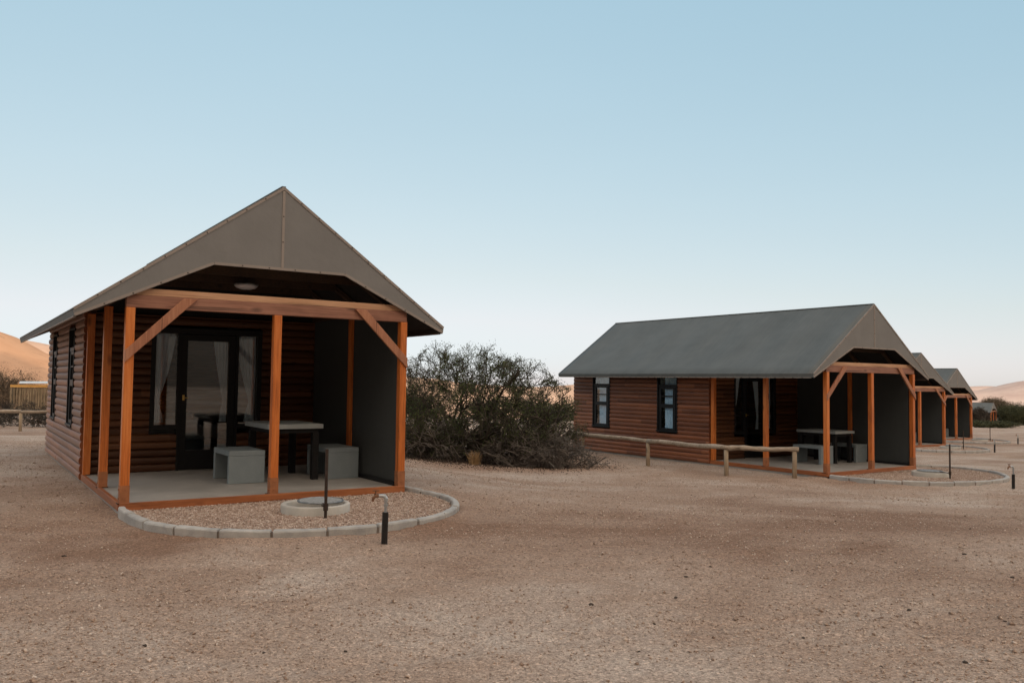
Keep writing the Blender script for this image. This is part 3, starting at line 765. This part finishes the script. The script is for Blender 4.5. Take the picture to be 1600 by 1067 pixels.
bed(path1, 'pinkish gravel inside the kerb of the second cabin', 1, 26000)
for c in (2, 3): dup(g0, cw(c, 0, 0), R(CAB[c][3]), f'gravel inside the kerb of the {WHERE[c]}')

def make_ring():
    t = thing('fire_ring', '', 'fire pit')
    MB().lathe([(.375, -.05), (.38, .13), (.372, .142), (.328, .142), (.32, .13), (.32, -.05)], n=56).build('ring_wall', ring_m, t, True)
    MB().lathe([(0, .06), (.32, .05)], n=32).build('ash_bed', joint_m, t)
    return t
def make_grill():
    t = thing('grill_stand', '', 'grill')
    MB().tube([(0, 0, -.1), (0, 0, .78)], .017, 10).build('rod', rust_m, t)
    cxx, cyy = .14, .52
    mb = MB(); n = 40; rr = .25
    ringp = [(cxx+rr*math.cos(2*math.pi*k/n), cyy+rr*math.sin(2*math.pi*k/n), .165) for k in range(n+1)]
    mb.tube(ringp, .009, 6, False)
    for k in range(-10, 11):
        o = k*.0235; h = math.sqrt(max(rr*rr-o*o, 0))
        mb.tube([(cxx-h, cyy+o, .165), (cxx+h, cyy+o, .165)], .0045, 5)
    for k in (-2, 0, 2):
        o = k*.06; h = math.sqrt(rr*rr-o*o); mb.tube([(cxx+o, cyy-h, .158), (cxx+o, cyy+h, .158)], .006, 5)
    mb.build('grate', grate_m, t)
    mb = MB().tube([(0, 0, .13), (0, 0, .20)], .026, 10); mb.tube([(0, 0, .165), (cxx*.5, cyy*.5, .165)], .010, 6); mb.tube([(0, 0, .165), (-.05, -.01, .19)], .007, 6)
    mb.build('swing_arm', rust_m, t); return t
def make_tap():
    t = thing('standpipe_tap', '', 'water tap')
    MB().tube([(0, 0, -.1), (.008, 0, .30)], .030, 12).build('sleeve', pvc_m, t)
    mb = MB().tube([(.008, 0, .295), (.010, 0, .40)], .013, 10); mb.tube([(.010, 0, .355), (.010, 0, .375)], .020, 10); mb.build('riser', galv_m, t)
    mb = MB().tube([(.010, 0, .395), (.010, 0, .425), (-.005, 0, .447), (-.03, 0, .452), (-.055, 0, .45)], [.017, .019, .019, .017, .015], 10); mb.build('elbow', galv_m, t)
    mb = MB().tube([(-.05, 0, .45), (-.085, 0, .448), (-.105, 0, .432), (-.112, 0, .40)], [.014, .015, .014, .012], 10); mb.tube([(-.085, 0, .46), (-.085, 0, .492)], .008, 8); mb.bar((-.115, 0, .497), (-.052, 0, .497), .016, .01); mb.build('spout', spout_m, t)
    return t
r0, gr0, tp0 = make_ring(), make_grill(), make_tap()
for c in range(4):
    o = .33 if c == 1 else 0; rz = R(CAB[c][3])
    RP, GP, TP = (.13+o*1.2, -1.02), (.05+o, -1.53), ((.08, -2.93), (.02, -2.97), (.89, -2.45), (.5, -2.8))[c]
    if c in (2, 3): GP = (.5, -1.45); RP = (.45, -.95)
    for src, (u, v), lab, grp in ((r0, RP, 'low round concrete fire ring on the gravel at the {}', 'concrete fire rings'), (gr0, GP, 'thin dark rod with round grate beside the fire ring of the {}', 'grill rods'),
                                  (tp0, TP, 'black sleeved standpipe tap outside the kerb of the {}', 'standpipe taps')):
        zz = .0
        first = c == 0
        q = src if first else dup(src)
        P = cw(c, u, v, zz)
        q.location = P; q.rotation_euler = (0, 0, rz+(R(-25) if src is tp0 else 0)); q['label'] = lab.format(WHERE[c]); q['group'] = grp

# ------------------------------------------------------------------ pole rails
def rail(name_label, posts, ends, h=.60):
    t = thing('pole_rail', name_label, 'rail fence', (0, 0, 0), 0, 'low pole rail fences')
    for x, y in posts:
        z = float(gz(x, y)); lean = random.uniform(-.012, .012)
        MB().tube([(x, y, z-.2), (x+lean*.5, y, z+h*.5), (x+lean, y, z+h-.03)], [.052, .049, .05], 12).build('post', railpost_m, t, True)
    for (ax, ay, az), (bx, by, bz) in ends:
        n = 12; pts = []; rr = []
        d = Vector((bx-ax, by-ay, bz-az)); nrm = Vector((-d.y, d.x, 0)).normalized()
        for k in range(n+1):
            q = k/n; w = .012*math.sin(q*7+ax)+random.uniform(-.008, .008)
            pts.append(Vector((ax, ay, az))+d*q+nrm*w+Vector((0, 0, .010*math.sin(q*9+by)+random.uniform(-.005, .005)))); rr.append(.058+random.uniform(-.006, .006)-.008*q)
        MB().tube(pts, rr, 12).build('rail_pole', rail_m, t, True)
    return t
p1, p2, p3 = (6.15, 18.28), (4.73, 18.49), (3.35, 20.57); p4 = (1.95, 22.9)
def top(p, h=.6): return (p[0], p[1], float(gz(*p))+h+.01)
def ext(a, b, e): return tuple(np.array(b)+(np.array(b)-np.array(a))*e)
rail('low rail of weathered poles on short posts in front of the second cabin', [p1, p2, p3, p4],
     [(top(p2), ext(top(p2), top(p1), .06)), (top(p3), ext(top(p3), top(p2), .03)), (ext(top(p3), top(p4), .25), ext(top(p4), top(p3), .02))])
lp = [(-15.6, 26.8), (-18.6, 26.2), (-21.6, 25.8), (-12.7, 27.3)]
rail('low pole rail at the far left behind the nearest cabin', lp, [(top(lp[3]), top(lp[0])), (top(lp[0]), top(lp[1])), (top(lp[1]), top(lp[2]))])

# ------------------------------------------------------------------ plants
class Twigs:
    def __init__(s): s.p = []; s.q = []; s.r0 = []; s.r1 = []; s.tips = []
    def grow(s, p, d, ln, r, lev, maxlev, wig=.35, up=.05, kids=(2, 4), shrink=.68, seglen=None, spread=.9):
        nseg = max(3, int(ln/(seglen or .12))); step = ln/nseg
        p = np.array(p, float); d = np.array(d, float); d /= np.linalg.norm(d)
        pts = [p.copy()]
        for i in range(nseg):
            d = d+rng.normal(0, wig, 3)*.5; d[2] += up; d /= np.linalg.norm(d)
            q = p+d*step; ra = r*(1-.55*i/nseg); rb = r*(1-.55*(i+1)/nseg)
            s.p.append(p.copy()); s.q.append(q.copy()); s.r0.append(ra); s.r1.append(rb); p = q; pts.append(p.copy())
            if lev >= maxlev-1: s.tips.append((p.copy(), lev))
        if lev < maxlev:
            n = rng.integers(kids[0], kids[1]+1)
            for k in range(n):
                t = rng.uniform(.25, 1); base = pts[min(nseg, int(t*nseg))]
                dd = d+rng.normal(0, spread, 3)*.62
                s.grow(base, dd, ln*shrink*rng.uniform(.7, 1.15), r*.58, lev+1, maxlev, wig, up, kids, shrink, seglen, spread)
    def mesh(s, name, m, parent, rmin=.003, keep=None):
        P, Q = np.array(s.p), np.array(s.q); a, b = np.maximum(s.r0, rmin), np.maximum(s.r1, rmin)
        if keep is not None: k = keep(P, Q, a); P, Q, a, b = P[k], Q[k], a[k], b[k]
        d = Q-P; d /= np.linalg.norm(d, axis=1)[:, None]+1e-9
        ref = np.where(np.abs(d[:, 2:3]) > .9, [[1, 0, 0]], [[0, 0, 1]]); x = np.cross(d, ref); x /= np.linalg.norm(x, axis=1)[:, None]; y = np.cross(d, x)
        vs = []
        for C_, rr in ((P, a), (Q, b)):
            for k in range(3):
                t = 2*math.pi*k/3; vs.append(C_+(x*math.cos(t)+y*math.sin(t))*rr[:, None])
        v = np.stack(vs, 1); n = len(P)
        f = np.array([(0, 1, 4, 3), (1, 2, 5, 4), (2, 0, 3, 5)])[None]+(np.arange(n)*6)[:, None, None]
        return raw_mesh(name, v.reshape(-1, 3), f.reshape(-1, 4), m, parent)
def leaves(name, P, size, m, parent, per=3, jit=.05):
    P = np.repeat(np.asarray(P), per, 0); n = len(P); P = P+rng.normal(0, jit, (n, 3))
    a = rng.normal(0, 1, (n, 3)); a /= np.linalg.norm(a, axis=1)[:, None]; b = np.cross(a, rng.normal(0, 1, (n, 3))); b /= np.linalg.norm(b, axis=1)[:, None]
    s = (size*rng.uniform(.6, 1.4, n))[:, None]
    v = np.stack([P-a*s, P+b*s*.45, P+a*s, P-b*s*.45], 1); f = np.arange(n*4).reshape(n, 4)
    return raw_mesh(name, v.reshape(-1, 3), f, m, parent)

# litter of dead twigs and leaves under the thorn tree
n = 9000; lx = rng.normal(-.6, 1.5, n); ly = rng.normal(20.9, .85, n); k = (np.abs(lx+.6) < 3.4) & ~in_beds(lx, ly)
lx, ly = lx[k], ly[k]; lz = rng.uniform(.006, .018, len(lx))
tag(pebbles('leaf_litter', np.stack([lx, ly, gtop(lx, ly)+lz*.3], -1), lz, clod_m), 'dark litter of twigs and leaves under the thorn tree', 'litter', kind='stuff')
# green thorn tree between the cabins
bx, by = -.95, 22.0; bz = float(gz(bx, by))
t = thing('thorn_tree', 'sprawling green thorn tree with tangled branches between the two nearest cabins', 'tree', (bx, by, bz))
T = Twigs()
for k in range(13):
    az = 2*math.pi*k/13+rng.uniform(-.3, .3); el = rng.uniform(.25, 1.3)
    d = (math.cos(az)*math.cos(el)*1.25, math.sin(az)*math.cos(el), math.sin(el))
    T.grow((rng.uniform(-.3, .3), rng.uniform(-.3, .3), -.1), d, rng.uniform(1.7, 2.3), .075, 0, 3, .42, .03, (3, 4), .64, .13, 1.0)
for k in range(720):                       # twiggy tufts through the whole crown
    c = rng.normal(0, 1, 3); c /= np.linalg.norm(c); c *= rng.uniform(.25, 1)**.6
    c = np.sign(c)*np.abs(c)**.8; c = np.array([c[0]*2.75, c[1]*2.1, .75+c[2]*(2.05 if c[2] > 0 else .75)])
    d = c-np.array([0, 0, .2]); T.grow(c-.25*d/np.linalg.norm(d), d+rng.normal(0, .9, 3), rng.uniform(.35, .8), .013, 1, 3, .5, .02, (3, 5), .62, .085, 1.1)
def inb(P):
    hx = 2.42-.42*np.maximum(P[:, 0]-.5, 0)-.10*np.maximum(-P[:, 0]-1.3, 0)+.16*np.sin(P[:, 0]*2.3+2.9)+.12*np.sin(P[:, 0]*5.3+P[:, 1]*2)
    return (P[:, 2] > .02) & (np.abs(P[:, 0]/3.0)**2.5+np.abs(P[:, 1]/2.4)**2.5+np.abs((P[:, 2]-.7)/hx)**2.5 < 1.0)
T.mesh('branch', twig_m, t, .0042, lambda P, Q, a: inb(P) & inb(Q))
tips = np.array([p for p, l in T.tips]); tips = tips[inb(tips)]
dens = vnoise(tips[:, 0]*1.6+9, tips[:, 2]*1.6+tips[:, 1], 5); hh = tips[:, 2]
kk = rng.uniform(0, 1, len(tips)) < np.clip(1.0*(dens+.3)*np.clip(hh/1.3, .15, 1), 0, 1)
tips = tips[kk]
if len(tips) > 60000: tips = tips[rng.choice(len(tips), 60000, False)]
print('thorn tips', len(tips), 'segs', len(T.p))
leaves('foliage', tips, .020, leaf_m, t, 3, .045)
# dead brush heap in front of it on the right
def brush(label, x, y, sx, sy, sz, stems, m, name='dead_brush', pos=None, lv=3, ln=1.0):
    z = float(gz(x, y)); t = thing(name, label, 'brush', (x, y, z)); T = Twigs()
    for k in range(stems):
        b = (rng.normal(0, sx*.38), rng.normal(0, sy*.38), rng.uniform(.0, sz*.35))
        az = rng.uniform(0, 2*math.pi); el = rng.uniform(-.15, 1.0)
        T.grow(b, (math.cos(az)*math.cos(el), math.sin(az)*math.cos(el), math.sin(el)), ln*rng.uniform(.5, 1.0), .018, 0, lv, .5, -.01, (2, 4), .66, .10, 1.0)
    def k(P, Q, a): return (P[:, 2] > 0.0) & (Q[:, 2] > 0) & ((P[:, 0]/sx)**2+(P[:, 1]/sy)**2+(P[:, 2]/sz)**2 < 1)
    T.mesh('twig', m, t, .0038, k); return t, T, k
brush('heap of dead grey thorn brush in front of the green thorn tree', .75, 20.35, 1.65, .8, 1.15, 100, dead_m)
brush('bare grey branches sprawling low before the left side of the thorn tree', -1.9, 20.6, 1.5, .6, 1.15, 26, dead_m)
# grass tuft
tx, ty = -.85, 19.95; G = Twigs()
for k in range(120):
    az = rng.uniform(0, 2*math.pi); G.grow((rng.normal(0, .045), rng.normal(0, .035), 0), (math.cos(az)*.35, math.sin(az)*.35, 1), rng.uniform(.15, .36), .004, 0, 0, .15, .0, (0, 0))
go = tag(G.mesh('grass_tuft', straw_m, None, .002), 'small tuft of dry yellow grass at the foot of the thorn tree', 'grass'); go.location = (tx, ty, float(gtop(tx, ty)))

def bush(label, name, cat, x, y, rx, ry, h, m, nleaf, ls, trunk=.0, bark=bark_m, group=None, flat=False):
    z = float(gz(x, y)); t = thing(name, label, cat, (x, y, z), 0, group); T = Twigs(); n = 7
    for k in range(n):
        az = 2*math.pi*k/n+rng.uniform(-.4, .4); el = rng.uniform(.5, 1.3)
        T.grow((0, 0, trunk), (math.cos(az)*math.cos(el)*rx/h, math.sin(az)*math.cos(el)*rx/h, math.sin(el)), (h-trunk)*.62, .012*h+.01, 0, 3, .4, .02 if not flat else -.02, (3, 4), .62, h*.07, 1.0)
    if trunk:
        T.p.append(np.array([0, 0, -.2])); T.q.append(np.array([.05, 0, trunk+.1])); T.r0.append(.03*h); T.r1.append(.022*h)
    T.mesh('branch', bark, t, .0012*h+.004)
    c = rng.normal(0, 1, (70, 3)); c /= np.linalg.norm(c, axis=1)[:, None]; c *= rng.uniform(.35, 1, (70, 1))**.5
    c = c*np.array([rx*.85, ry*.85, (h-trunk)*.42])+np.array([0, 0, trunk+(h-trunk)*.52])
    P = c[rng.integers(0, 70, nleaf)]+rng.normal(0, 1, (nleaf, 3))*np.array([rx, ry, h-trunk])*.12
    tips = np.array([p for p, l in T.tips]); P = np.vstack([P, tips[rng.integers(0, len(tips), nleaf//2)]])
    P = P[P[:, 2] > .03]
    leaves('foliage', P, ls, m, t, 1, ls); return t
# left background
def px(pxx, py, dist):           # point at a given forward distance along a picture ray (measured offline, focal 1311.5 px)
    r = R(-.7306); a = R(2.77); xr = pxx-800; yr = 533.96-py
    xi = xr*math.cos(r)+yr*math.sin(r); yi = -xr*math.sin(r)+yr*math.cos(r)
    d = (xi/1311.5, math.cos(a)-yi/1311.5*math.sin(a), math.sin(a)+yi/1311.5*math.cos(a))
    return (d[0]*dist/d[1], dist, 1.522+d[2]*dist/d[1])
for i, (a, b, dist, rx, h) in enumerate(((12, 640, 62, 2.6, 3.3), (-38, 640, 66, 3.0, 3.6), (95, 640, 75, 2.5, 2.6))):
    q = px(a, b, dist); bush(['dusty brown bush left of the palisade shed', 'dusty brown bush cut by the left edge of the view', 'low brown bush just behind the palisade shed'][i], 'desert_bush', 'bush', q[0], q[1], rx, rx*.8, h, leaf_pale, 26000, .032, group='dusty bushes beyond the rail')
for i, (a, dist, sx, sz) in enumerate(((12, 31, 1.7, 1.0), (58, 30, 1.5, .9), (-40, 32, 1.8, 1.0))):
    q = px(a, 690, dist); brush(['dark dead brush behind the left pole rail', 'dark dead brush between left pole rail and palisade shed', 'dark dead brush at the very left edge behind the rail'][i], q[0], q[1], sx, .9, sz, 45, twig_m)
# palisade shed
q = px(52, 640, 58); sx_, sy_ = q[0], q[1]; szz = float(gz(sx_, sy_)); az = math.atan2(-sx_, sy_)
t = thing('palisade_shed', 'small enclosure of upright poles with ochre beam and white sheet roof', 'shed', (sx_, sy_, szz), az)
top_ = px(52, 597, 58)[2]-szz; print('shed h', top_, 'base px z', szz, q[2])
mb = MB()
for k in range(18):
    u = -1.35+k*.165; mb.tube([(u, random.uniform(-.02, .02), -.3), (u+random.uniform(-.03, .03), 0, top_-.28+random.uniform(-.05, .03))], random.uniform(.055, .078), 8)
for k in range(12): mb.tube([(-1.35, .17+k*.165, -.3), (-1.35, .17+k*.165, top_-.28+random.uniform(-.05, .03))], random.uniform(.06, .08), 8)
mb.build('palisade', shed_m, t)
MB().box(-1.42, 2.2, -.12, -.05, top_-.38, top_-.2).build('beam', shedbeam_m, t)
MB().add([(-.9, .1, top_-.1), (2.2, .1, top_-.06), (2.2, 2.1, top_+.05), (-.9, 2.1, top_+.02), (-.9, .1, top_-.13), (2.2, .1, top_-.09), (2.2, 2.1, top_+.02), (-.9, 2.1, top_-.01)],
         [(0,1,2,3),(4,5,6,7),(0,1,5,4),(1,2,6,5),(2,3,7,6),(3,0,4,7)]).build('roof', roofsheet_m, t)
MB().box(1.52, 1.62, 0, .1, -.3, top_-.2).build('corner_post', shed_m, t)
# right background trees
TR = [(1556, 655, 158, 3.6, 4.9, 2.2, leaf_pale, 'flat topped pale acacia behind the far cabin', 1), (1578, 660, 150, 2.6, 3.4, .0, leaf_far, 'dark green tree right of the far cabin', 0),
      (1600, 662, 146, 2.6, 3.6, .0, leaf_far, 'dark green bush at the right edge of the view', 0), (1625, 662, 150, 3.2, 3.9, 0, leaf_far, 'dark bush just past the right edge', 0),
      (1531, 660, 137, 1.6, 2.6, .0, twig_m, 'grey leafless shrub before the far cabin', 0), (1590, 655, 190, 4, 4.6, 0, leaf_far, 'dark tree farther behind on the right', 0)]
for a, b, dist, rx, h, tr, m, lab, fl in TR:
    q = px(a, b, dist); bush(lab, 'acacia_tree' if fl else 'desert_tree', 'tree', q[0], q[1], rx, rx*.7, h, m, 12000, .09, tr, group='trees by the far cabin', flat=bool(fl))
for i, (a, dist, rx) in enumerate(((1535, 98, 2.2), (1565, 96, 2.3))):
    q = px(a, 668, dist); bush(['low dark shrub on the sand, left one of the pair before the far cabin', 'low dark shrub on the sand, right one of the pair before the far cabin'][i], 'low_shrub', 'bush', q[0], q[1], rx, .9, .75, leaf_far, 3500, .07)
# scattered far bushes seen between cabins and through the thorn tree
for i, (a, dist, rx, h) in enumerate(((655, 90, 3, 2.2), (760, 110, 4, 2.6), (845, 85, 2.6, 2.0), (885, 120, 4, 2.4))):
    q = px(a, 660, dist); bush(['far dark bush beside the right corner of the nearest cabin', 'far dark bush seen through the middle of the thorn tree', 'far dark bush seen through the right of the thorn tree', 'far dark bush next to the left end of the second cabin'][i], 'desert_bush', 'bush', q[0], q[1], rx, rx*.7, h, leaf_far, 2500, .13, group='far bushes behind the thorn tree')

# ------------------------------------------------------------------ clods on the open sand
def clod(p, r):
    mb = MB(); n = 9; 
    for s in range(5):
        pass
    vs = []; 
    for j in range(5):
        ph = -math.pi/2+math.pi*j/4
        for i in range(n):
            th = 2*math.pi*i/n; rr = r*random.uniform(.7, 1.25); vs.append((rr*math.cos(ph)*math.cos(th)*1.3, rr*math.cos(ph)*math.sin(th), rr*math.sin(ph)*.6+r*.3))
    fs = [(j*n+i, j*n+(i+1) % n, (j+1)*n+(i+1) % n, (j+1)*n+i) for j in range(4) for i in range(n)]
    mb.add(vs, fs); o = mb.build('dung_clod', clod_m); o.location = p; o.rotation_euler = (0, 0, random.uniform(0, 6)); return o
def ground_at(pxx, py):
    lo = px(pxx, py, 1.0); o = Vector((0, 0, 1.522)); d = Vector(lo)-o; s = 2.0
    while s < 200 and (o+d*s).z > float(gtop((o+d*s).x, (o+d*s).y)): s += .02
    return o+d*s
for a, b, r in ((924, 946, .028), (1072, 902, .022), (1056, 935, .024), (1022, 976, .018), (1110, 886, .018), (1507, 867, .026), (1526, 868, .018), (1516, 827, .022), (1582, 903, .022), (1420, 954, .022), (1255, 998, .02), (1570, 972, .02), (1377, 1043, .018), (1508, 1036, .024), (100, 870, .028), (226, 1010, .022), (540, 1019, .02), (412, 1021, .016), (1305, 815, .02), (1400, 880, .018), (1238, 892, .016), (998, 1019, .016), (1240, 690+150, .016)):
    o = clod(ground_at(a, b), r*.6); tag(o, 'small dark clod of dung lying on the open gravelly sand', 'clod', 'dark clods scattered on the sand')
